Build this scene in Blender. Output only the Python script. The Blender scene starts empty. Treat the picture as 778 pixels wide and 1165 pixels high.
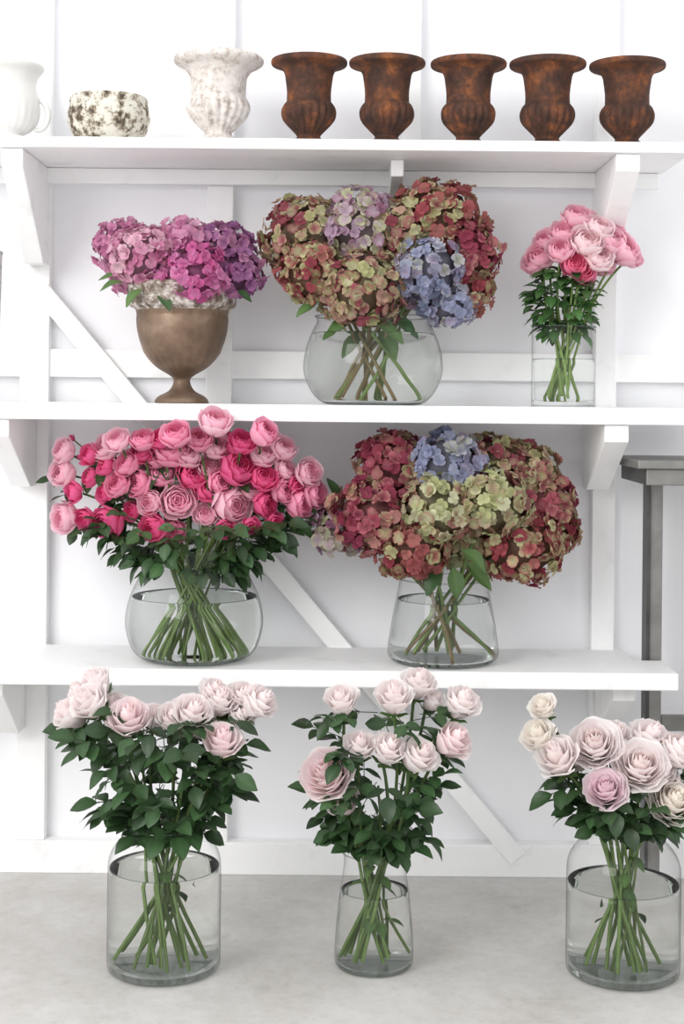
import bpy, math, random
import numpy as np
from mathutils import Vector, Matrix, noise

random.seed(7); np.random.seed(7)
sc = bpy.context.scene
try:
    sc.view_settings.view_transform = 'Standard'
    sc.view_settings.look = 'None'
    sc.view_settings.exposure = 0.0
except Exception: pass

def lin(c):
    out = []
    for v in c[:3]:
        v = v/255.0
        out.append(v/12.92 if v <= 0.04045 else ((v+0.055)/1.055)**2.4)
    return np.array(out)
def lin4(c): return tuple(lin(c))+(1.0,)

# ------------------------------------------------------------- materials
def newmat(name):
    m = bpy.data.materials.new(name); m.use_nodes = True
    nt = m.node_tree; nt.nodes.clear()
    return m, nt, nt.nodes.new('ShaderNodeOutputMaterial')

def mat_noise(name, stops, scale=8, rough=.6, metal=0.0, bump=.1, detail=6, bscale=40, dist=0.0, bdist=.002, spec=.5, nrough=.62):
    m, nt, out = newmat(name)
    N = nt.nodes.new; L = nt.links.new
    tc = N('ShaderNodeTexCoord'); n = N('ShaderNodeTexNoise'); r = N('ShaderNodeValToRGB')
    n.inputs['Scale'].default_value = scale; n.inputs['Detail'].default_value = detail
    n.inputs['Distortion'].default_value = dist; n.inputs['Roughness'].default_value = nrough
    L(tc.outputs['Object'], n.inputs['Vector']); L(n.outputs['Fac'], r.inputs['Fac'])
    while len(r.color_ramp.elements) < len(stops): r.color_ramp.elements.new(.5)
    for e, (p, c) in zip(r.color_ramp.elements, stops):
        e.position = p; e.color = lin4(c)
    b = N('ShaderNodeBsdfPrincipled'); b.inputs['Roughness'].default_value = rough
    b.inputs['Metallic'].default_value = metal
    b.inputs['Specular IOR Level'].default_value = spec
    L(r.outputs['Color'], b.inputs['Base Color'])
    if bump:
        n2 = N('ShaderNodeTexNoise'); n2.inputs['Scale'].default_value = bscale; n2.inputs['Detail'].default_value = 5
        L(tc.outputs['Object'], n2.inputs['Vector'])
        bp = N('ShaderNodeBump'); bp.inputs['Strength'].default_value = bump; bp.inputs['Distance'].default_value = bdist
        L(n2.outputs['Fac'], bp.inputs['Height']); L(bp.outputs['Normal'], b.inputs['Normal'])
    L(b.outputs['BSDF'], out.inputs['Surface'])
    return m

def mat_vcol(name, rough=.55, trans=.25, spec=.3):
    m, nt, out = newmat(name)
    N = nt.nodes.new; L = nt.links.new
    a = N('ShaderNodeAttribute'); a.attribute_name = 'Col'
    b = N('ShaderNodeBsdfPrincipled'); b.inputs['Roughness'].default_value = rough
    b.inputs['Specular IOR Level'].default_value = spec
    t = N('ShaderNodeBsdfTranslucent'); mx = N('ShaderNodeMixShader'); mx.inputs[0].default_value = trans
    L(a.outputs['Color'], b.inputs['Base Color']); L(a.outputs['Color'], t.inputs['Color'])
    L(b.outputs['BSDF'], mx.inputs[1]); L(t.outputs['BSDF'], mx.inputs[2]); L(mx.outputs[0], out.inputs['Surface'])
    return m

def mat_clear(name, f0, face_col, edge_col, power, gmax=.7, rough=.01):
    """thin clear sheet: transmits, reflects more at grazing angles (Schlick), edge looks denser"""
    m, nt, out = newmat(name)
    N = nt.nodes.new; L = nt.links.new
    lw = N('ShaderNodeLayerWeight'); lw.inputs['Blend'].default_value = .5
    def mth(op, a, b):
        n = N('ShaderNodeMath'); n.operation = op
        for k, v in enumerate((a, b)):
            if isinstance(v, (int, float)): n.inputs[k].default_value = v
            else: L(v, n.inputs[k])
        return n.outputs[0]
    fac = lw.outputs['Facing']
    mc = N('ShaderNodeMix'); mc.data_type = 'RGBA'
    mc.inputs['A'].default_value = lin4(face_col); mc.inputs['B'].default_value = lin4(edge_col)
    L(mth('POWER', fac, power), mc.inputs['Factor'])
    t = N('ShaderNodeBsdfTransparent')
    L(mc.outputs['Result'], t.inputs['Color'])
    g = N('ShaderNodeBsdfGlossy'); g.inputs['Roughness'].default_value = rough
    sch = mth('ADD', mth('MULTIPLY', mth('POWER', fac, 5.0), gmax), f0)
    mx = N('ShaderNodeMixShader')
    L(sch, mx.inputs[0]); L(t.outputs[0], mx.inputs[1]); L(g.outputs[0], mx.inputs[2])
    L(mx.outputs[0], out.inputs['Surface'])
    return m

def mat_water():
    m, nt, out = newmat('water')
    g = nt.nodes.new('ShaderNodeBsdfGlass'); g.inputs['IOR'].default_value = 1.2
    g.inputs['Roughness'].default_value = 0; g.inputs['Color'].default_value = lin4((253, 254, 253))
    nt.links.new(g.outputs[0], out.inputs['Surface'])
    return m

M_wall = mat_noise('white_painted_boards', [(.3, (238,238,241)), (.7, (246,246,249))], 3, .6, bump=.15, bscale=25)
M_paint = mat_noise('white_shelf_paint', [(.25, (231,231,231)), (.42, (247,247,247)), (.8, (251,251,251))], 14, .5, bump=.3, bscale=30)
M_rust = mat_noise('rusted_iron', [(.36, (48,31,24)), (.50, (78,48,34)), (.60, (114,66,37)), (.74, (166,102,54))], 22, .8, .1, .6, bscale=140, dist=.2, nrough=.7)
M_whiteiron = mat_noise('weathered_white_iron', [(.34, (150,138,130)), (.44, (196,187,180)), (.52, (214,208,203)), (.75, (228,224,220))], 60, .85, 0, .6, bscale=160, nrough=.75)
M_patina = mat_noise('chipped_patina_paint', [(.40, (76,66,55)), (.47, (150,138,120)), (.52, (208,204,192)), (.75, (226,223,214))], 46, .85, 0, .6, bscale=120, nrough=.7)
M_bronze = mat_noise('aged_bronze', [(.3, (92,74,60)), (.55, (126,104,86)), (.8, (160,142,125))], 14, .5, .5, .2, bscale=60)
M_bronzerim = mat_noise('bronze_rim_patina', [(.38, (96,80,68)), (.50, (150,138,128)), (.62, (212,207,202))], 70, .75, .1, .6, bscale=120)
M_ceramic = mat_noise('matte_white_ceramic', [(.3, (218,217,214)), (.7, (228,227,225))], 10, .4, bump=.05)
M_steel = mat_noise('galvanised_steel', [(.3, (118,117,114)), (.6, (144,143,140)), (.8, (170,168,164))], 12, .45, .6, .1, bscale=60)
M_steel_shaded = mat_noise('galvanised_steel_shaded', [(.3, (60,60,60)), (.6, (84,84,83)), (.8, (108,108,106))], 12, .45, .5, .1, bscale=60)  # same bench steel, with the shade on its side faces put into the colour
M_soil = mat_noise('floral_foam_moss', [(.3, (40,50,28)), (.7, (70,84,45))], 30, .9, bump=.5)
M_wire = mat_noise('painted_wire', [(.3, (150,148,146)), (.7, (190,188,186))], 30, .5, bump=0)
M_petal = mat_vcol('petals', .6, .44, .2)
M_leaf = mat_vcol('foliage', .42, .15, .45)
M_stem = mat_vcol('stems', .5, .1, .3)
M_glass = mat_clear('clear_glass', .02, (255,255,255), (128,136,134), 6.0, .6)
M_rim = mat_clear('thick_glass', .05, (243,246,245), (150,160,157), 2.5)
M_water = mat_water()
M_wcap = mat_clear('water_surface', .01, (249,251,250), (232,237,234), 3.0, .25)
M_wline = mat_clear('water_surface_edge', .05, (225,231,228), (180,190,185), 2.0)

def mat_concrete():
    m, nt, out = newmat('concrete_floor')
    N = nt.nodes.new; L = nt.links.new
    tc = N('ShaderNodeTexCoord')
    n = N('ShaderNodeTexNoise'); n.inputs['Scale'].default_value = 5.5; n.inputs['Detail'].default_value = 14; n.inputs['Roughness'].default_value = .75
    n2 = N('ShaderNodeTexNoise'); n2.inputs['Scale'].default_value = 60; n2.inputs['Detail'].default_value = 10; n2.inputs['Roughness'].default_value = .7
    L(tc.outputs['Object'], n.inputs['Vector']); L(tc.outputs['Object'], n2.inputs['Vector'])
    r = N('ShaderNodeValToRGB'); r.color_ramp.elements.new(.5); r.color_ramp.elements.new(.6)
    for e, (p, c) in zip(r.color_ramp.elements, [(.30, (176,173,167)), (.43, (193,190,186)), (.56, (203,201,198)), (.70, (214,212,209))]):
        e.color = lin4(c); e.position = p
    L(n.outputs['Fac'], r.inputs['Fac'])
    r2 = N('ShaderNodeValToRGB'); r2.color_ramp.elements[0].position = .3; r2.color_ramp.elements[0].color = (.70,.68,.65,1)
    r2.color_ramp.elements[1].position = .5; r2.color_ramp.elements[1].color = (1,1,1,1)
    L(n2.outputs['Fac'], r2.inputs['Fac'])
    mx = N('ShaderNodeMix'); mx.data_type = 'RGBA'; mx.blend_type = 'MULTIPLY'; mx.inputs['Factor'].default_value = .35
    L(r.outputs['Color'], mx.inputs['A']); L(r2.outputs['Color'], mx.inputs['B'])
    b = N('ShaderNodeBsdfPrincipled'); b.inputs['Roughness'].default_value = .7
    L(mx.outputs['Result'], b.inputs['Base Color'])
    bp = N('ShaderNodeBump'); bp.inputs['Strength'].default_value = .3; bp.inputs['Distance'].default_value = .002
    L(n2.outputs['Fac'], bp.inputs['Height']); L(bp.outputs['Normal'], b.inputs['Normal'])
    L(b.outputs['BSDF'], out.inputs['Surface'])
    return m
M_floor = mat_concrete()

# ------------------------------------------------------------- mesh tools
class MB:
    def __init__(s): s.v = []; s.f = []; s.c = []; s.n = 0
    def grid(s, pts, cols, wrap=False):
        nv, nu = pts.shape[:2]
        o = s.n
        s.v.append(pts.reshape(-1, 3)); s.c.append(cols.reshape(-1, 3)); s.n += nv*nu
        for j in range(nv-1):
            for i in range(nu if wrap else nu-1):
                a = o+j*nu+i; b = o+j*nu+(i+1) % nu
                s.f.append((a, b, b+nu, a+nu))
    def tube(s, path, radii, col, seg=6, col2=None):
        path = [Vector(p) for p in path]; n = len(path)
        pts = np.zeros((n, seg, 3)); cols = np.zeros((n, seg, 3))
        for k, p in enumerate(path):
            d = (path[min(k+1, n-1)]-path[max(k-1, 0)]).normalized()
            ref = Vector((0, 1, 0)) if abs(d.y) < .9 else Vector((1, 0, 0))
            a = d.cross(ref).normalized(); b = d.cross(a)
            r = radii[k] if hasattr(radii, '__len__') else radii
            for i in range(seg):
                t = 2*math.pi*i/seg
                pts[k, i] = p+a*(r*math.cos(t))+b*(r*math.sin(t))
            w = k/(n-1)
            cols[k, :] = col if col2 is None else col*(1-w)+col2*w
        s.grid(pts, cols, True)
    def obj(s, name, mat, parent=None, smooth=True):
        me = bpy.data.meshes.new(name)
        V = np.concatenate(s.v); C = np.concatenate(s.c)
        me.from_pydata(V.tolist(), [], s.f)
        ca = me.color_attributes.new('Col', 'FLOAT_COLOR', 'POINT')
        ca.data.foreach_set('color', np.hstack([np.clip(C, 0, 1), np.ones((len(C), 1))]).astype(np.float32).ravel())
        if smooth: me.polygons.foreach_set('use_smooth', [True]*len(me.polygons))
        me.materials.append(mat); me.update()
        o = bpy.data.objects.new(name, me); sc.collection.objects.link(o)
        if parent: o.parent = parent
        return o

def empty(name, loc):
    e = bpy.data.objects.new(name, None); e.empty_display_size = .05; e.location = loc
    sc.collection.objects.link(e); return e

def lathe(name, prof, mat, parent=None, seg=64, mod=None, loc=(0,0,0), close=False, capmat=None):
    V = []; F = []
    for (r, z) in prof:
        for i in range(seg):
            t = 2*math.pi*i/seg
            rr = mod(t, r, z) if mod else r
            V.append((rr*math.cos(t), rr*math.sin(t), z))
    n = len(prof)
    for j in range(n-1):
        for i in range(seg):
            a = j*seg+i; b = j*seg+(i+1) % seg
            F.append((a, b, b+seg, a+seg))
    F.append(tuple(reversed(range(seg))))
    if close: F.append(tuple(range((n-1)*seg, n*seg)))
    me = bpy.data.meshes.new(name); me.from_pydata(V, [], F)
    sm = [True]*len(me.polygons)
    if close: sm[-1] = False; sm[-2] = False
    me.polygons.foreach_set('use_smooth', sm); me.materials.append(mat)
    if capmat:
        me.materials.append(capmat); me.polygons[-1].material_index = 1; me.polygons[-2].material_index = 1
    me.update()
    o = bpy.data.objects.new(name, me); o.location = loc; sc.collection.objects.link(o)
    if parent: o.parent = parent
    return o

def smoothprof(p, k=4):
    out = []
    P = [p[0]]+list(p)+[p[-1]]
    for i in range(1, len(P)-2):
        p0, p1, p2, p3 = [np.array(q, float) for q in P[i-1:i+3]]
        for j in range(k):
            t = j/k
            q = .5*((2*p1)+(-p0+p2)*t+(2*p0-5*p1+4*p2-p3)*t*t+(-p0+3*p1-3*p2+p3)*t**3)
            out.append((max(q[0], .0005), q[1]))
    out.append(tuple(p[-1])); return out

def box(name, x0, x1, y0, y1, z0, z1, mat, parent=None, bevel=.002):
    cx, cy, cz = (x0+x1)/2, (y0+y1)/2, (z0+z1)/2
    hx, hy, hz = (x1-x0)/2, (y1-y0)/2, (z1-z0)/2
    V = [(sx*hx, sy*hy, sz*hz) for sx in (-1, 1) for sy in (-1, 1) for sz in (-1, 1)]
    F = [(0,1,3,2), (4,6,7,5), (0,4,5,1), (2,3,7,6), (0,2,6,4), (1,5,7,3)]
    me = bpy.data.meshes.new(name); me.from_pydata(V, [], F); me.materials.append(mat)
    o = bpy.data.objects.new(name, me); o.location = (cx, cy, cz); sc.collection.objects.link(o)
    if parent: o.parent = parent
    if bevel:
        b = o.modifiers.new('bev', 'BEVEL'); b.width = bevel; b.segments = 2
    return o

def prism(name, poly_yz, x0, x1, mat, parent=None):
    n = len(poly_yz)
    V = [(x0, y, z) for y, z in poly_yz]+[(x1, y, z) for y, z in poly_yz]
    F = [tuple(range(n)), tuple(reversed(range(n, 2*n)))]+[(i, i+n, (i+1) % n+n, (i+1) % n) for i in range(n)]
    me = bpy.data.meshes.new(name); me.from_pydata(V, [], F); me.materials.append(mat)
    o = bpy.data.objects.new(name, me); sc.collection.objects.link(o)
    if parent: o.parent = parent
    b = o.modifiers.new('bev', 'BEVEL'); b.width = .002; b.segments = 2
    return o

def prism_xy(name, poly, z0, z1, mat, parent=None):
    n = len(poly)
    V = [(x, y, z0) for x, y in poly]+[(x, y, z1) for x, y in poly]
    F = [tuple(reversed(range(n))), tuple(range(n, 2*n))]+[(i, (i+1) % n, (i+1) % n+n, i+n) for i in range(n)]
    me = bpy.data.meshes.new(name); me.from_pydata(V, [], F); me.materials.append(mat)
    o = bpy.data.objects.new(name, me); sc.collection.objects.link(o)
    if parent: o.parent = parent
    b = o.modifiers.new('bev', 'BEVEL'); b.width = .0025; b.segments = 2
    return o

# ------------------------------------------------------------- room
ST = .25          # stud front face
WL = .28          # wall face
box('floor', -2.5, 2.5, -4.0, WL+.1, -.1, 0, M_floor, bevel=0)
box('wall_back', -2.5, 2.5, WL, WL+.1, 0, 2.7, M_wall, bevel=0)
box('baseboard_back', -2.5, 2.5, ST-.004, WL, 0, .062, M_paint)
for i, (a, b, z0, z1) in enumerate([(-.619, -.563, .062, 2.6), (-.262, -.212, .062, 2.6), (.482, .526, .062, 2.6), (.112, .146, 1.38, 2.6), (-1.3, -1.25, .062, 2.6), (1.2, 1.25, .062, 2.6)]):
    box('trim_%d' % (i+1), a, b, ST, WL, z0, z1, M_paint)
box('trim_7', -1.3, 1.6, ST+.008, WL, .951, 1.005, M_paint)
p0 = Vector((-.58, 0, 1.118)); p1 = Vector((.345, 0, .035)); d = (p1-p0); L_ = d.length
br = box('trim_8', -L_/2, L_/2, -.011, .011, -.018, .018, M_paint)
br.location = ((p0.x+p1.x)/2, ST+.004, (p0.z+p1.z)/2); br.rotation_euler = (0, -math.atan2(d.z, d.x), 0)

Z1, Z2, Z3 = 1.369, .903, .438
T1, T2, T3 = .019, .030, .030
def shelf(z, t, xr, notch=False):
    xl = -1.25
    if notch:
        return prism_xy('wooden_shelf', [(xl, 0), (xr, 0), (xr, .135), (.545, .135), (.545, ST-.001), (xl, ST-.001)], z-t, z, M_paint)
    return prism_xy('wooden_shelf', [(xl, 0), (xr, 0), (xr, ST-.001), (xl, ST-.001)], z-t, z, M_paint)
shelf(Z1, T1, .61); shelf(Z2, T2, .66); shelf(Z3, T3, .594, True)
def bracket(x0, x1, z, h, front=.012):
    z -= .0005
    prism('shelf_bracket', [(front, z), (front, z-.03), (ST-.05, z-h), (ST-.001, z-h), (ST-.001, z)], x0, x1, M_paint)
bracket(-.603, -.565, Z1-T1, .185)
bracket(.478, .52, Z1-T1, .15)
bracket(.085, .108, Z1-T1, .05, .1)
bracket(-.623, -.585, Z2-T2, .13); bracket(.462, .505, Z2-T2, .125)
bracket(-.640, -.602, Z3-T3, .13, .06); bracket(.49, .53, Z3-T3, .10, .06)
box('trim_9', -1.2, .6, ST-.02, ST-.001, Z1-T1-.03, Z1-T1-.0005, M_paint)

# ------------------------------------------------------------- steel workbench
wb = empty('steel_workbench', (0, 0, 0))
box('top', .515, 1.6, -.02, .235, .797, .812, M_steel, wb)
box('apron_front', .532, 1.59, -.01, -.002, .768, .797, M_steel, wb)
box('apron_side', .532, .54, .0, .225, .768, .797, M_steel_shaded, wb)
for k, (x, y) in enumerate([(.566, .15), (.68, -.005), (1.55, .15), (1.55, -.005)]):
    box('leg_%d' % (k+1), x+.006, x+.030, y+.0, y+.006, 0, .797, M_steel, wb, .001)
    box('leg_web_%d' % (k+1), x, x+.007, y-.006, y+.036, 0, .797, M_steel_shaded, wb, .001)
box('lower_rail', .60, 1.56, .17, .18, .30, .33, M_steel, wb)

# ------------------------------------------------------------- urns
U = 1/628.
def urn(name, x, y, z, mat, s, rot=0, prof=None, gad=(10, 50), k=20):
    prof = prof or [(1,0),(19,0),(20,3),(18,7),(14,10),(14,13),(20,20),(28,30),(30.5,40),(29,47),(26,51),(25.5,54),(25.5,64),(27,76),(28.5,84),(32,89),(39,92),(43,93.5),(44,96.5),(43,99.5),(39,100),(33,97),(27,88),(24,75),(21,55),(2,50)]
    P = [(max(r, .5)*U*s, zz*U*s) for r, zz in smoothprof(prof, 4)]
    g0, g1 = gad[0]*U*s, gad[1]*U*s
    def mod(t, r, zz):
        if g0 < zz < g1 and r > 12*U*s:
            w = math.sin(math.pi*(zz-g0)/(g1-g0))
            return r*(1+.06*w*(abs(math.cos(k*t/2))*2-1))
        return r
    o = lathe(name, P, mat, seg=160, mod=mod, loc=(x, y, z)); o.rotation_euler = (0, 0, rot)
    return o
for i, x in enumerate([-.065, .076, .223, .366, .510]):
    urn('rusted_iron_urn', x, .085, Z1, M_rust, .985+.01*math.sin(i*3), rot=i*1.3)
urn('weathered_white_urn', -.229, .09, Z1, M_whiteiron, 1.0, prof=[(1,0),(23,0),(24,4),(20,9),(16,12),(16,16),(22,22),(31,33),(35,43),(33.5,51),(31,56),(31,60),(31.5,70),(33,79),(39,87),(48,92),(51,95),(51,99),(47,102),(42,100),(36,92),(31,80),(26,58),(2,52)], gad=(12, 54))
bp_ = [(1,0),(28,0),(34,4),(42,14),(46,26),(46,36),(44,44),(44,50),(42,54),(40,52),(40,44),(41,32),(36,16),(2,10)]
lathe('patina_bowl', [(r*U, z*U) for r, z in smoothprof(bp_, 4)], M_patina, loc=(-.427, .09, Z1), seg=96,
      mod=lambda t, r, z: r*(1+.012*math.sin(9*t)*math.sin(z*300)))
wu = empty('white_handled_urn', (-.612, .09, Z1))
wp = [(1,0),(22,0),(25,3),(22,8),(20,11),(30,18),(36,30),(37,46),(34,60),(33,68),(36,78),(41,84),(42,88),(40,90),(37,86),(32,74),(32,50),(26,24),(2,18)]
lathe('body', [(r*U, z*U) for r, z in smoothprof(wp, 4)], M_ceramic, wu, seg=96, mod=lambda t, r, z: r*(1+.012*math.cos(24*t)) if z < .07 else r)
mb = MB()
for sgn in (1, -1):
    path = []
    for k in range(17):
        a = -1.9+k*(3.9/16)
        path.append((sgn*(35+11*math.cos(a)+1)*U, 0, (33+17*math.sin(a))*U))
    mb.tube(path, [U*(3.6-1.2*abs(k-8)/8) for k in range(17)], lin((240,240,238)), 8)
mb.obj('handles', M_ceramic, wu)

mb = MB(); c = lin((170,168,165)); R_ = .07; H_ = .27
for k in range(24):
    a = 2*math.pi*k/24
    mb.tube([(R_*math.cos(a)*(.9+.1*h), R_*math.sin(a)*(.9+.1*h), .003+H_*h) for h in (0, .5, 1)], .0013, c, 5)
for h in [0, .1, .2, .3, .4, .5, .6, .7, .8, .9, 1]:
    mb.tube([(R_*(.9+.1*h)*math.cos(t*math.pi/18), R_*(.9+.1*h)*math.sin(t*math.pi/18), .003+H_*h) for t in range(37)], .0016 if 0 < h < 1 else .003, c, 5)
wbk = mb.obj('wire_basket', M_wire); wbk.location = (-.697, .12, Z2)

# ------------------------------------------------------------- botanical tools
def frame(n, spin):
    n = Vector(n).normalized()
    a = n.orthogonal().normalized(); b = n.cross(a)
    x = a*math.cos(spin)+b*math.sin(spin); y = n.cross(x)
    return np.array([x, y, n])

def fib(N):
    i = np.arange(N)+.5
    ph = np.arccos(1-2*i/N); th = math.pi*(1+5**.5)*i
    return np.stack([np.cos(th)*np.sin(ph), np.sin(th)*np.sin(ph), np.cos(ph)], 1)

_v = np.array([0, .3, .62, .88, 1.0]); _w = np.array([.12, .70, 1.0, .8, .38])
def floret(mb, pos, nrm, size, col, tip, spin):
    F = frame(nrm, spin)
    cupf = random.uniform(.0, .45)
    for q in range(4):
        a = q*math.pi/2+random.uniform(-.15, .15)
        pts = np.zeros((5, 3, 3)); L = size*random.uniform(.85, 1.1); W = size*.56
        cup = cupf+random.uniform(-.08, .12); tw = random.uniform(-.2, .2)
        for j in range(5):
            for i, u in enumerate((-1, 0, 1)):
                x = L*_v[j]; y = W*_w[j]*u
                z = cup*L*_v[j]**1.5+(.12*L*abs(u)*_w[j])+tw*y-.14*L*(_v[j] > .95)
                pts[j, i] = (x*math.cos(a)-y*math.sin(a), x*math.sin(a)+y*math.cos(a), z)
        cc = np.zeros((5, 3, 3))
        k = random.uniform(.85, 1.15)
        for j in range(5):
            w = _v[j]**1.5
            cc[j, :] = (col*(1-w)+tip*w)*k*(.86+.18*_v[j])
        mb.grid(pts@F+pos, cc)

PAL = {
 'mauve': [(210,140,176),(222,164,194),(196,120,160),(230,184,206)],
 'palepink': [(232,186,204),(224,162,190),(240,204,216),(212,138,174)],
 'magenta': [(214,112,168),(204,98,156),(226,142,190),(208,124,176),(220,150,186)],
 'purple': [(172,116,164),(190,134,182),(158,100,150),(204,144,178)],
 'greenburg': [(190,190,140),(204,200,164),(164,90,100),(182,178,132),(200,164,146),(144,72,84)],
 'burg': [(158,70,90),(138,54,74),(180,104,116),(168,80,98),(194,140,132),(186,172,134),(146,62,86)],
 'blue': [(158,164,192),(176,180,204),(148,156,186),(176,162,186),(168,172,192),(192,190,202),(186,188,168),(160,140,168)],
 'green': [(196,198,150),(182,186,136),(210,210,176),(188,162,136),(198,200,154),(172,122,116)],
 'redgreen': [(162,78,86),(188,184,138),(148,64,76),(200,196,154),(184,120,112),(172,96,98)],
 'mauvegreen': [(188,158,180),(204,184,198),(190,190,156),(168,118,144),(200,176,190),(196,196,166)],
}
PAL = {k: [lin(c) for c in v] for k, v in PAL.items()}

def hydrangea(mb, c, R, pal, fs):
    P = PAL[pal]; N = int(4*math.pi*R*R/(fs*fs*.60))
    off = Vector((random.random()*9, random.random()*9, random.random()*9))
    for p in fib(N):
        n = p+np.random.normal(0, .16, 3); n /= np.linalg.norm(n)
        if n[2] < -.9: continue
        lump = noise.noise(Vector(n.tolist())*2.2+off)
        rr = R*random.uniform(.84, 1.02)*(1+.20*lump)
        pos = np.array(c)+n*rr*np.array([1, 1, .93])
        nv = noise.noise(Vector(pos.tolist())*20+off)*.5+.5
        f = (nv*1.7-.35)*len(P)
        col = P[int(min(len(P)-1, max(0, f+random.uniform(-1.2, 1.2))))]*random.uniform(.8, 1.12)
        tip = P[int(min(len(P)-1, max(0, f+random.uniform(-1.8, 1.8))))]*random.uniform(.85, 1.1)
        nn = n+np.random.normal(0, .34, 3)
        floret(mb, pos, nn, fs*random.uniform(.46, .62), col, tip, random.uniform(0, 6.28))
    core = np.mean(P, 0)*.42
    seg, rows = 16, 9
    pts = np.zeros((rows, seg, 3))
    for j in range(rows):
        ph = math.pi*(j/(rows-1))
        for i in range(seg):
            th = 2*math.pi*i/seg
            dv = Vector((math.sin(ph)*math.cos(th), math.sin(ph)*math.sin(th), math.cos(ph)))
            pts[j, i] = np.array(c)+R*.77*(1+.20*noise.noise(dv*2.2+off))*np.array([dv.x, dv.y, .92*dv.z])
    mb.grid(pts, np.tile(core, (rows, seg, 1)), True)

def rose(mb, c, axis, R, cin, cout, kind='ball', n=24):
    F = frame(axis, random.uniform(0, 6.28)); c = np.array(c)
    nu, nv = 6, 7
    opn = random.uniform(.0, .08)
    for i in range(n):
        t = (i+.5)/n; ph = i*2.39996+random.uniform(-.15, .15)
        pts = np.zeros((nv, nu, 3)); cols = np.zeros((nv, nu, 3))
        Rc = R*(.10+.90*t**.85)
        k = random.uniform(.94, 1.05); jr = random.uniform(.85, 1.12)
        for b in range(nv):
            v = b/(nv-1)
            for a in range(nu):
                u = -1+2*a/(nu-1)
                if kind == 'ball':       # cabbage-shaped cupped bloom
                    top = .71+.15*(1-t)-opn
                    if t > .85: top = .64-opn
                    vv = v*(1-.13*u*u)
                    pol = math.pi*(.04+(top*jr**.25-.04)*vv)
                    ha = (1.15-.35*t)*(.35+.65*math.sin(math.pi*min(1, .12+.62*v)))
                    r = Rc*math.sin(pol); z = -Rc*math.cos(pol)*.98
                    if t > .8: r += R*.13*max(0, v-.65)/.35*jr
                    if t < .6: z += R*.10*(1-t)
                elif kind == 'tea':      # high-centred bloom, lips slightly rolled
                    Ht = R*(2.20-.72*t)
                    ha = (1.30-.45*t)*(.35+.65*math.sin(math.pi*min(1, .1+.6*v)))
                    r = Rc*(1-(1-v)**2.1)*.90
                    if t > .42: r += R*.62*(t-.32)*max(0, v-.58)**1.3*1.7*jr
                    else: r *= (1-.50*max(0, v-.5))
                    z = -R*.95+Ht*(v*(1-.12*u*u))-R*.85*t*max(0, v-.82)*jr*(1 if t > .4 else 0)
                else:                    # large, fully opened rose
                    Ht = R*(1.95-.85*t)
                    ha = (1.2-.42*t)*(.3+.7*math.sin(math.pi*min(1, .1+.6*v)))
                    r = Rc*(1-(1-v)**2.2)
                    if t > .5: r += R*.55*(t-.3)*max(0, v-.6)*jr
                    elif t < .35: r *= (1-.5*max(0, v-.5))
                    z = -R*.85+Ht*(v*(1-.12*u*u))-R*1.2*max(0, t-.4)*max(0, v-.78)*jr
                ang = ph+u*ha
                wob = 1+.05*math.sin(5*u+i*1.7)*v
                pts[b, a] = (r*wob*math.cos(ang), r*wob*math.sin(ang), z+.03*R*math.sin(6*u+i)*v)
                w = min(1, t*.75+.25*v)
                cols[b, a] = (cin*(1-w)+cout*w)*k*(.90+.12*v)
        mb.grid(pts@F+c, cols)

def calyx(mb, c, axis, R, col):
    F = frame(axis, random.uniform(0, 6)); c = np.array(c)
    for q in range(5):
        a = q*2*math.pi/5
        pts = np.zeros((4, 3, 3))
        for j, (rr, zz, w) in enumerate([(.08, -1.08, .08), (.5, -1.0, .2), (.85, -.8, .13), (1.1, -.75, .01)]):
            for i, u in enumerate((-1, 0, 1)):
                x = rr*R*.8; y = w*R*u
                pts[j, i] = (x*math.cos(a)-y*math.sin(a), x*math.sin(a)+y*math.cos(a), zz*R)
        mb.grid(pts@F+c, np.tile(col, (4, 3, 1)))

def leaf(mb, base, d, up, L, W, col, fold=.25, droop=.35):
    d = Vector(d).normalized(); up = Vector(up)
    s = d.cross(up)
    if s.length < 1e-3: s = Vector((1, 0, 0))
    s.normalize(); n = s.cross(d).normalized()
    prof = [(0, .06), (.15, .55), (.35, .95), (.55, 1.0), (.75, .75), (.92, .3), (1, .02)]
    pts = np.zeros((7, 5, 3)); cols = np.zeros((7, 5, 3))
    B = Vector(base); k = random.uniform(.75, 1.25); wav = random.uniform(0, 6)
    for j, (v, w) in enumerate(prof):
        for i, u in enumerate((-1, -.5, 0, .5, 1)):
            p = B+d*(L*v)+s*(W*.5*w*u)+n*(fold*W*.5*w*abs(u)-droop*L*v*v+.03*L*math.sin(7*v+wav)*abs(u))
            pts[j, i] = p
            cols[j, i] = col*k*(1.25 if i == 2 else 1.0)
    mb.grid(pts, cols)

def bez(p0, p1, p2, n=7):
    p0, p1, p2 = map(Vector, (p0, p1, p2))
    return [p0*(1-t)**2+p1*(2*t*(1-t))+p2*t*t for t in [k/n for k in range(n+1)]]

def ring(name, R, z, rr, mat, parent):
    mbx = MB(); seg = 64; g = np.zeros((8, seg, 3))
    for j in range(8):
        a = 2*math.pi*j/7
        for i in range(seg):
            t = 2*math.pi*i/seg; r = R+rr*math.cos(a)
            g[j, i] = (r*math.cos(t), r*math.sin(t), z+rr*math.sin(a))
    mbx.grid(g, np.ones((8, seg, 3)), True); mbx.obj(name, mat, parent)

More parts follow.
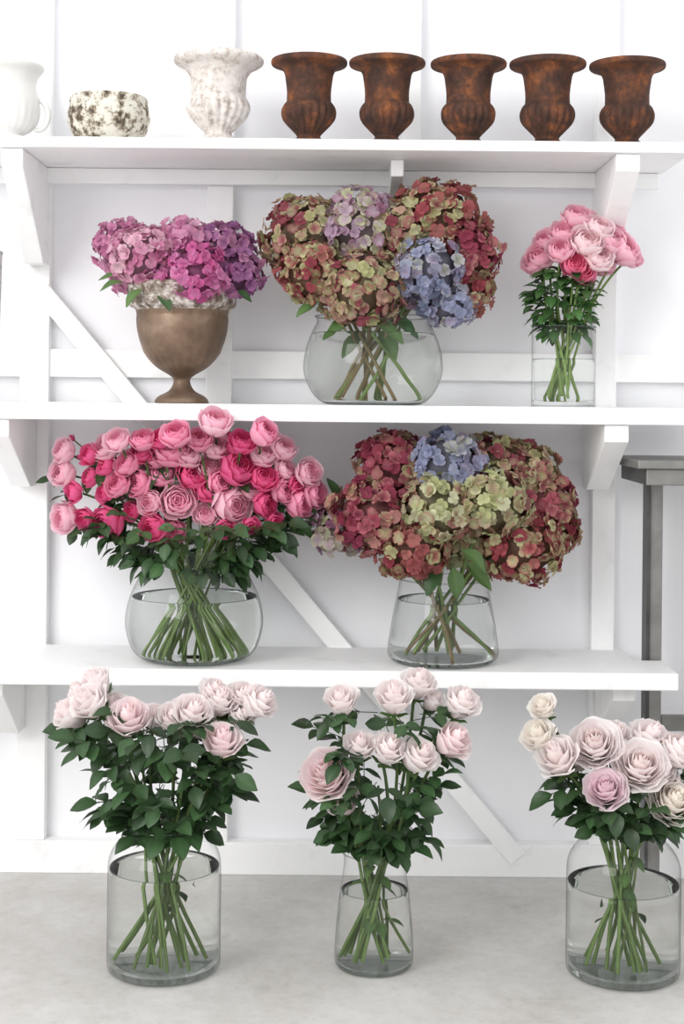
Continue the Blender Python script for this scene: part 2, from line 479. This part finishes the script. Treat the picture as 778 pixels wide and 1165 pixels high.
def vase(parent, prof, u, water_up):
    P = [(r*u, z*u) for r, z in smoothprof(prof, 5)]
    lathe('glass', [(.001, 0)]+P, M_glass, parent, 72)
    top = P[-1]
    ring('lip', top[0], top[1], .0014, M_rim, parent)
    b = [(r*.965, max(z, .0015)) for r, z in P if z < .007]
    if len(b) > 1: lathe('heavy_base', [(.001, .0015)]+b, M_rim, parent, 64)
    W = [(r*.965, max(z, .008)) for r, z in P if .008 <= z <= water_up*u]
    lathe('water', W, M_water, parent, 96, close=True, capmat=M_wcap)
    ring('meniscus', W[-1][0], W[-1][1], .0008, M_wline, parent)

GST = lin((118,142,82)); GST2 = lin((74,98,54)); GLF = lin((54,81,48)); GLF2 = lin((84,112,64)); BST = lin((138,120,84))

def stem(mb, head, rimz, rimr, botr, rad, c1=GST, c2=GST2, bz=.010):
    head = Vector(head)
    a = math.atan2(head.y, head.x)+random.uniform(-.5, .5)
    k = min(1, math.hypot(head.x, head.y)/(rimr*1.8))
    nr = rimr*(.25+.6*k)*random.uniform(.6, 1)
    neck = Vector((nr*math.cos(a), nr*math.sin(a), rimz))
    a2 = a+math.pi+random.uniform(-1.1, 1.1); br_ = botr*random.uniform(.25, .95)
    bot = Vector((br_*math.cos(a2), br_*math.sin(a2), bz+random.uniform(0, .012)))
    dirn = (neck-bot).normalized()
    mid = neck+dirn*((head-neck).length*.5)
    up = bez(neck, mid, head, 7)
    bow = Vector((random.uniform(-1, 1), random.uniform(-1, 1), 0))*.006
    path = [bot, bot.lerp(neck, .33)+bow, bot.lerp(neck, .66)+bow]+up
    kk = random.uniform(.75, 1.15)
    mb.tube(path, rad, c1*kk, 7, c2*kk)
    return path

def leafcluster(mb, p, d, size, col, n=3):
    d = Vector(d).normalized(); up = Vector((0, -.3, 1))
    s = d.cross(up).normalized() if d.cross(up).length > .01 else Vector((1, 0, 0))
    p = Vector(p)
    mb.tube([p-d*size*.5, p, p+d*size*.9], size*.02, col, 4)
    leaf(mb, p+d*size*.85, d, up+Vector(np.random.normal(0, .35, 3)), size*1.1, size*.74, col, droop=random.uniform(.1, .5))
    if n >= 3:
        for sg in (-1, 1):
            leaf(mb, p+d*size*.45, d*.45+s*sg, up+Vector(np.random.normal(0, .35, 3)), size*.95, size*.64, col, droop=random.uniform(.1, .4))

# ------------------------------------------------------------- hydrangea arrangements
u2 = 1/621.
def hyd_arr(name, loc, heads, u, fs, rimz, rimr, botr, leaves, glass=None, water=0, k=1.04):
    e = empty(name, loc)
    mbp, mbs, mbl = MB(), MB(), MB()
    for (x, z, y, r, pal) in heads:
        hydrangea(mbp, (x*u, y*u, z*u), r*u*k, pal, fs)
        if glass:
            stem(mbs, (x*u*.9, y*u, (z-r*.3)*u), rimz*u, rimr*u, botr*u, .0030, BST if random.random() < .4 else GST, GST2)
        else:
            mbs.tube([(x*u*.2, y*u*.2, (rimz-12)*u), (x*u*.6, y*u*.6, (z-r)*u*.98+.01), (x*u, y*u, z*u)], .003, GST, 6)
    for (x, z, y, dx, dz, L) in leaves:
        leaf(mbl, (x*u, y*u, z*u), (dx, -.35, dz), (0, -.5, 1), L*u, L*u*.58, GLF2 if random.random() < .5 else GLF*1.2)
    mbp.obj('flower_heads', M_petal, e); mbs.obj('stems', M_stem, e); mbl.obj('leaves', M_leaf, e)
    if glass: vase(e, glass, u, water)
    return e

A = hyd_arr('hydrangeas_in_bronze_urn', (-.293, .115, Z2), [
  (-70,176,8,33,'mauve'), (-40,164,-32,36,'palepink'), (0,174,-12,37,'mauve'), (18,144,-44,37,'magenta'),
  (46,172,0,35,'purple'), (58,148,-14,32,'purple'), (-10,158,34,36,'palepink'), (36,162,32,34,'mauve'), (-12,140,-20,36,'magenta'), (-52,150,0,32,'mauve')],
  u2, .021, 130, 50, 0,
  [(-62,134,-40,-1,-.1,26), (-40,126,-50,-.5,-.4,26), (-20,122,-52,.3,-.3,26), (62,126,-35,.9,-.3,22), (-68,142,-20,-1,.1,24)], k=1.0)
ap = [(1,0),(28,0),(30,3),(26,8),(15,14),(10,22),(10,28),(16,33),(30,42),(43,58),(50,78),(52,96),(50,104),(53,107),(58,110),(59,118),(61,128),(63,132),(60,136),(56,132),(54,118),(48,90),(20,60),(2,58)]
sp = smoothprof(ap, 4)
def mod_rim(t, r, z):
    if 106*u2 < z < 133*u2 and r > 50*u2: return r+1.8*u2*(abs(math.sin(11*t))+.5*math.sin(29*t+z*500))
    if 30*u2 < z < 60*u2: return r*(1+.02*abs(math.cos(12*t)))
    return r
oo = lathe('urn', [(r*u2, z*u2) for r, z in sp], M_bronze, A, 160, mod_rim)
oo.data.materials.append(M_bronzerim)
for p in oo.data.polygons:
    if p.center.z > 106*u2: p.material_index = 1
lathe('foam', [(.001, 122*u2), (52*u2, 122*u2), (40*u2, 130*u2), (.001, 134*u2)], M_soil, A, 32)

B = hyd_arr('hydrangeas_in_glass_vase', (.056, .115, Z2), [
  (-74,188,0,50,'greenburg'), (-66,148,-30,38,'redgreen'), (-14,128,-42,46,'greenburg'), (-16,196,-22,46,'mauvegreen'),
  (70,210,-8,48,'redgreen'), (30,190,-20,42,'greenburg'), (60,150,-40,38,'blue'), (100,172,-16,40,'burg'), (98,134,-4,36,'redgreen'), (84,116,-20,30,'blue'), (15,175,26,46,'green'), (-60,165,26,44,'greenburg'), (70,170,26,44,'burg'), (22,140,-20,34,'mauvegreen')],
  u2, .0215, 98, 58, 55,
  [(-20,96,-30,-.9,-.3,42), (0,94,-40,.8,-.4,40), (-60,116,-30,-.8,-.3,32), (20,98,-30,.6,-.3,36), (5,80,-10,.7,-.8,34), (-10,75,0,-.7,-.5,30)],
  glass=[(42,0),(56,2),(68,12),(77,30),(79,45),(76,65),(69,84),(64,94),(66,100)], water=82)

u3 = 1/626.
E = hyd_arr('hydrangeas_in_glass_vase', (.188, .105, Z3), [
  (-58,220,-2,44,'burg'), (-78,168,-26,50,'burg'), (-118,148,6,34,'mauvegreen'), (-36,134,-38,42,'redgreen'),
  (2,222,-30,42,'blue'), (-10,178,-50,44,'green'), (52,222,-2,42,'greenburg'), (48,182,-46,47,'green'), (92,210,2,42,'greenburg'),
  (84,134,-32,48,'redgreen'), (108,178,-2,44,'burg'), (20,140,0,40,'green'), (0,196,26,46,'green'), (-60,180,26,44,'burg'), (64,180,26,44,'burg'), (118,150,0,34,'redgreen')],
  u3, .0225, 92, 48, 55,
  [(-6,112,-45,-.5,-.6,34), (6,114,-60,.2,-.9,34), (20,118,-66,.8,-.5,38), (-122,184,-10,-.2,1,26), (14,136,-80,.6,-.3,34)],
  glass=[(50,0),(58,2),(63,10),(62,24),(57,55),(52,80),(50,94)], water=72, k=1.0)

# C : ranunculus
C = empty('ranunculus_in_glass_vase', (.404, .115, Z2))
mbp, mbs, mbl = MB(), MB(), MB()
pk = [(lin((248,180,203)), lin((253,214,226))), (lin((251,214,220)), lin((254,238,240))), (lin((240,118,160)), lin((248,158,188)))]
RA = [(-26,173,0,17,0),(-1,198,-5,17,0),(15,217,5,18,0),(22,186,-22,18,1),(35,170,-18,17,1),(50,190,-5,18,0),(69,180,2,19,0),(60,198,12,15,0),
      (8,160,-24,15,2),(28,217,14,15,1),(-20,190,8,15,0),(38,203,-8,17,1),(18,152,-20,15,2),(-8,176,-22,15,0),(45,165,8,15,0),(2,182,20,16,0),(30,180,26,16,0),(-34,165,6,14,0),(80,172,10,13,0)]
for (x, z, y, r, k) in RA:
    ax = Vector((x*.8-8, -55+y*.4, (z-160)*1.0+20))
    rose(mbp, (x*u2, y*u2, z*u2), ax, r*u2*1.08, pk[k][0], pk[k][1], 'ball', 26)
    stem(mbs, Vector((x*u2, y*u2, z*u2))-ax.normalized()*r*u2*.8, 90*u2, 26*u2, 28*u2, .0022, lin((138,164,94)), lin((100,132,70)))
for k in range(230):
    zz = random.uniform(82, 158); w = 14+22*math.sin(math.pi*min(1, (zz-72)/100.))
    a = random.uniform(0, 6.28); rr = w*math.sqrt(random.random())
    x, y = rr*math.cos(a), rr*math.sin(a)*.8
    dd = Vector((math.cos(a)+random.uniform(-.5, .5), math.sin(a)-.2, random.uniform(-.6, .7)))
    leaf(mbl, (x*u2, y*u2, zz*u2), dd, (0, -.3, 1), random.uniform(14, 20)*u2, 12*u2, lin((62,96,50))*random.uniform(.6, 1.2))
mbp.obj('flower_heads', M_petal, C); mbs.obj('stems', M_stem, C); mbl.obj('leaves', M_leaf, C)
vase(C, [(35,0),(36,2),(36,30),(36,60),(36,91)], u2, 54)

# D : garden roses
D = empty('garden_roses_in_glass_vase', (-.265, .105, Z3))
mbp, mbs, mbl = MB(), MB(), MB()
RD = [(69,515,14),(68,541,15),(82,563,12),(70,592,17),(95,592,12),(122,596,18),(118,562,11),(119,512,15),(121,531,11),(137,500,14),(135,552,14),(158,550,15),(162,514,14),
 (166,498,13),(205,490,17),(195,512,20),(215,516,17),(203,569,19),(237,556,16),(220,540,17),(176,600,15),(197,604,14),(234,584,13),(264,573,22),(270,531,20),(270,508,17),
 (250,476,18),(276,494,14),(306,488,16),(297,515,16),(298,542,15),(320,510,14),(321,533,13),(300,572,14),(320,558,14),(349,537,15),(340,573,17),(357,562,15),(245,508,14),
 (184,540,14),(150,582,11),(178,520,14),(238,532,13),(283,556,13),(185,494,12),(228,498,13),(100,545,11),(145,528,14),(250,548,13),(310,592,11),(172,572,13),(255,600,11),(285,596,10),(100,520,12),(335,552,11)]
cols = [(lin((238,134,176)), lin((250,186,210))), (lin((247,178,203)), lin((254,222,232))), (lin((232,84,146)), lin((244,124,174)))]
for (px, py, r) in RD:
    x = px-219; z = 752-py; ww = max(0, 1-(x/165.)**2)
    y = -56*math.sqrt(ww)+20+random.uniform(-9, 6)
    fwd = False
    if z+r*1.1 > 276: y = -90; fwd = True
    elif z+r*1.1 > 266: z = 266-r*1.1; y = min(y, -58)
    if fwd: x *= .95; r *= .92; z -= 3
    ax = Vector((x*.45+random.uniform(-22, 22), -62+random.uniform(-8, 14), (z-185)*.6+14+random.uniform(-14, 18)))
    k = 2 if r <= 12 else random.choice((0, 1, 0, 1, 1, 2))
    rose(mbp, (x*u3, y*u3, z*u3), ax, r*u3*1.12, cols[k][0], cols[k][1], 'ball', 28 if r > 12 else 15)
    b = Vector((x*u3, y*u3, z*u3))-ax.normalized()*r*u3*.95
    b.y = max(b.y, (y+12)*u3)
    if fwd:
        mbs.tube([b, (x*.92*u3, -46*u3, (z-22)*u3), (x*.7*u3, 0, (z-60)*u3), (x*.25*u3, 0, 130*u3)], .0021, GST2, 6)
    else:
        stem(mbs, b, 122*u3, 44*u3, 60*u3, .0021, lin((112,136,78)), lin((78,102,56)))
    for q in range(2 if abs(x) < 110 else 1):
        dd = Vector((x*.004+random.uniform(-.8, .8), random.uniform(-.7, .3), random.uniform(-.9, .3)))
        if z+20 < 262: leafcluster(mbl, b+Vector((0, .014, -.008))+Vector(np.random.normal(0, .008, 3)), dd, 17*u3, GLF*random.uniform(.7, 1.3), 3)
for (px, py, r, yb) in [(100,535,15,25), (150,525,17,28), (190,530,18,25), (250,520,18,25), (300,530,17,28), (215,512,17,30), (330,545,14,25), (270,550,18,15), (170,560,17,15), (130,560,15,20), (225,560,18,5)]:
    x = px-219; z = 752-py
    rose(mbp, (x*u3, yb*u3, z*u3), (x*.01, -.3, .6), r*u3, cols[0][0], cols[0][1], 'ball', 16)
for k in range(125):
    a = random.uniform(0, 6.28)
    z = random.uniform(104, 168); w = 30+78*min(1, (z-100)/60.)
    x = w*math.cos(a); y = w*.5*math.sin(a)
    dd = Vector((math.cos(a), math.sin(a)*.8-.2, random.uniform(-.9, .4)))
    leafcluster(mbl, (x*u3, y*u3, z*u3), dd, random.uniform(17, 22)*u3, GLF*random.uniform(.6, 1.4), 3)
for (x, z) in [(-140,250), (-130,228), (-95,250), (-82,256)]:
    mbs.tube([(x*.5*u3, 0, 190*u3), (x*.85*u3, -.01, z*.93*u3), (x*u3, -.01, z*u3)], .0013, lin((90,100,60)), 5)
    rose(mbp, (x*u3, -.01, z*u3), (x*.01, 0, 1), 5*u3, cols[2][0], cols[2][1]*.7, 'tea', 8)
mbp.obj('flower_heads', M_petal, D); mbs.obj('stems', M_stem, D); mbl.obj('leaves', M_leaf, D)
vase(D, [(44,0),(58,2),(70,12),(77,32),(78,50),(73,72),(62,96),(53,114),(51,127)], u3, 76)

# ------------------------------------------------------------- floor vases
uf = 1/708.
cpale = [(lin((252,238,237)), lin((255,250,249))), (lin((252,230,232)), lin((255,244,244))), (lin((252,244,235)), lin((255,251,247))), (lin((244,220,228)), lin((251,238,242)))]
def tall(name, loc, cx, by, roses, glass, water, rimz, rimr, botr, nleaf, lreg, ls, nst=2, wk=1.16):
    e = empty(name, loc)
    mbp, mbs, mbl = MB(), MB(), MB()
    for (px, py, r, ck, y) in roses:
        x = px-cx; z = by-py
        ax = Vector((x*.45+random.uniform(-26, 26), -40+y*.3, 66+random.uniform(-15, 10)))
        if ck >= 10: ax = Vector((x*.3-8, -60, 50)); ck -= 10
        kd = 'open' if r > 25 else 'tea'
        R = r*uf*(wk if kd == 'tea' else 1.0)
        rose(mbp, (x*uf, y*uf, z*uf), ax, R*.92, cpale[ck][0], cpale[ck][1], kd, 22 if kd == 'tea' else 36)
        calyx(mbs, (x*uf, y*uf, z*uf), ax, R*.8, GLF2)
        b = Vector((x*uf, y*uf, z*uf))-ax.normalized()*R*.8
        p = stem(mbs, b, rimz*uf, rimr*uf, botr*uf, .0027, lin((104,128,74)), lin((72,96,52)))
        for q in range(nst):
            tt = p[random.randint(5, 9)]
            dd = Vector((x*.006+random.uniform(-1, 1), random.uniform(-1, .4), random.uniform(-.7, .5)))
            leafcluster(mbl, tt, dd, ls*uf, GLF*random.uniform(.7, 1.25), 3)
    z0, z1, w0, w1, xo = lreg
    for k in range(5):      # leafy side shoots
        a = random.uniform(0, 6.28)
        stem(mbs, (w1*.5*math.cos(a)*uf, w1*.4*math.sin(a)*uf, (z0+(z1-z0)*.5)*uf), rimz*uf, rimr*uf, botr*uf, .0021, lin((98,118,66)), lin((66,88,48)))
    for k in range(nleaf):
        t = random.random(); a = random.uniform(0, 6.28)
        z = z0+(z1-z0)*t; w = (w0+(w1-w0)*min(1, t*1.7))*(1 if t < .8 else 1-.3*(t-.8)/.2)*math.sqrt(random.uniform(.12, 1))
        x = w*math.cos(a)+xo*t; y = w*.6*math.sin(a)
        dd = Vector((math.cos(a)+random.uniform(-.4, .4), math.sin(a)*.8-.2, random.uniform(-.9, .5)))
        leafcluster(mbl, (x*uf, y*uf, z*uf), dd, random.uniform(.8, 1.15)*ls*uf, GLF*random.uniform(.5, 1.3), 3)
    for k in range(14):      # collar of leaves right above the rim
        a = random.uniform(0, 6.28); w = rimr*.7
        z = z0+random.uniform(-2, 22)
        dd = Vector((math.cos(a), math.sin(a)*.8-.2, random.uniform(-.3, .6)))
        leafcluster(mbl, (w*math.cos(a)*uf, w*math.sin(a)*uf, z*uf), dd, .9*ls*uf, GLF*random.uniform(.5, 1.2), 3)
    for k in range(8):
        a = random.uniform(0, 6.28)
        dd = Vector((math.cos(a), math.sin(a), random.uniform(-.6, .2)))
        leaf(mbl, (rimr*.25*math.cos(a)*uf, rimr*.25*math.sin(a)*uf, random.uniform(.4, .95)*rimz*uf), dd, (0, 0, 1), ls*uf*.9, ls*uf*.6, GLF2*.8)
    mbp.obj('flower_heads', M_petal, e); mbs.obj('stems', M_stem, e); mbl.obj('leaves', M_leaf, e)
    vase(e, glass, uf, water)
    return e

jar = [(56,0),(61,2),(64,10),(64,60),(64,110),(62,128),(54,142),(45,150),(42,155),(44,160),(46,163)]
tall('pale_roses_in_glass_vase', (-.277, -.22, 0), 186, 1102, [
  (80,817,20,0,0),(103,802,22,0,-12),(106,784,18,0,15),(147,818,24,1,-25),(193,820,18,0,-5),(217,812,22,0,-15),(246,804,20,0,10),(252,840,22,1,-30),
  (289,803,21,0,0),(236,797,19,0,20),(270,800,18,0,20),(124,815,19,0,20),(170,826,17,0,25),(90,798,18,0,20),(226,830,18,0,5),(268,820,17,0,5)],
  jar, 116, 158, 38, 52, 78, (160,290,32,90,0), 26)
tall('pale_roses_in_glass_vase', (.060, -.20, 0), 425, 1097, [
  (385,798,20,0,0),(445,792,22,0,-10),(473,780,20,0,12),(521,799,21,0,0),(509,839,22,1,-12),(471,854,22,0,-26),(438,846,20,0,-28),(406,845,19,0,-20),
  (370,872,33,11,-30),(389,908,19,1,-20),(490,800,14,0,20)],
  [(38,0),(43,2),(45,10),(44,40),(40,80),(36,108),(35,122),(37,130)], 88, 128, 30, 37, 62, (134,292,24,80,8), 24)
tall('pale_roses_in_glass_vase', (.458, -.22, 0), 708, 1105, [
  (617,808,16,2,5),(612,840,20,2,0),(632,862,25,0,-12),(674,846,32,10,-5),(722,866,33,10,-22),(681,889,26,13,-35),(768,856,26,0,5),(760,908,32,12,-15),(738,848,24,0,20),(795,880,24,0,10),(700,850,24,0,20),(652,868,23,2,15),(712,885,21,0,-5),(745,882,21,0,-2)],
  jar, 104, 158, 38, 52, 26, (160,222,24,74,0), 24)

# ------------------------------------------------------------- light
w = bpy.data.worlds.new('World'); sc.world = w; w.use_nodes = True
bg = w.node_tree.nodes['Background']; bg.inputs[0].default_value = (.985, .99, 1, 1); bg.inputs[1].default_value = 1.25
def area(name, loc, target, size, power, col):
    l = bpy.data.lights.new(name, 'AREA'); l.size = size; l.energy = power; l.color = col
    o = bpy.data.objects.new(name, l); o.location = loc
    o.rotation_euler = (Vector(target)-Vector(loc)).to_track_quat('-Z', 'Y').to_euler()
    sc.collection.objects.link(o)
area('window_daylight', (-2.2, -3.2, 2.3), (0, 0, .5), 2.0, 90, (1, .985, .965))

# ------------------------------------------------------------- camera
cam = bpy.data.cameras.new('Camera'); co = bpy.data.objects.new('Camera', cam); sc.collection.objects.link(co)
co.location = (0, -2.6, .912); co.rotation_euler = (math.pi/2, -.0096, 0)
cam.sensor_width = 36; cam.sensor_fit = 'AUTO'; cam.lens = 36*1690/1165.
cam.shift_y = -127.5/1165
cam.clip_start = .05
sc.camera = co
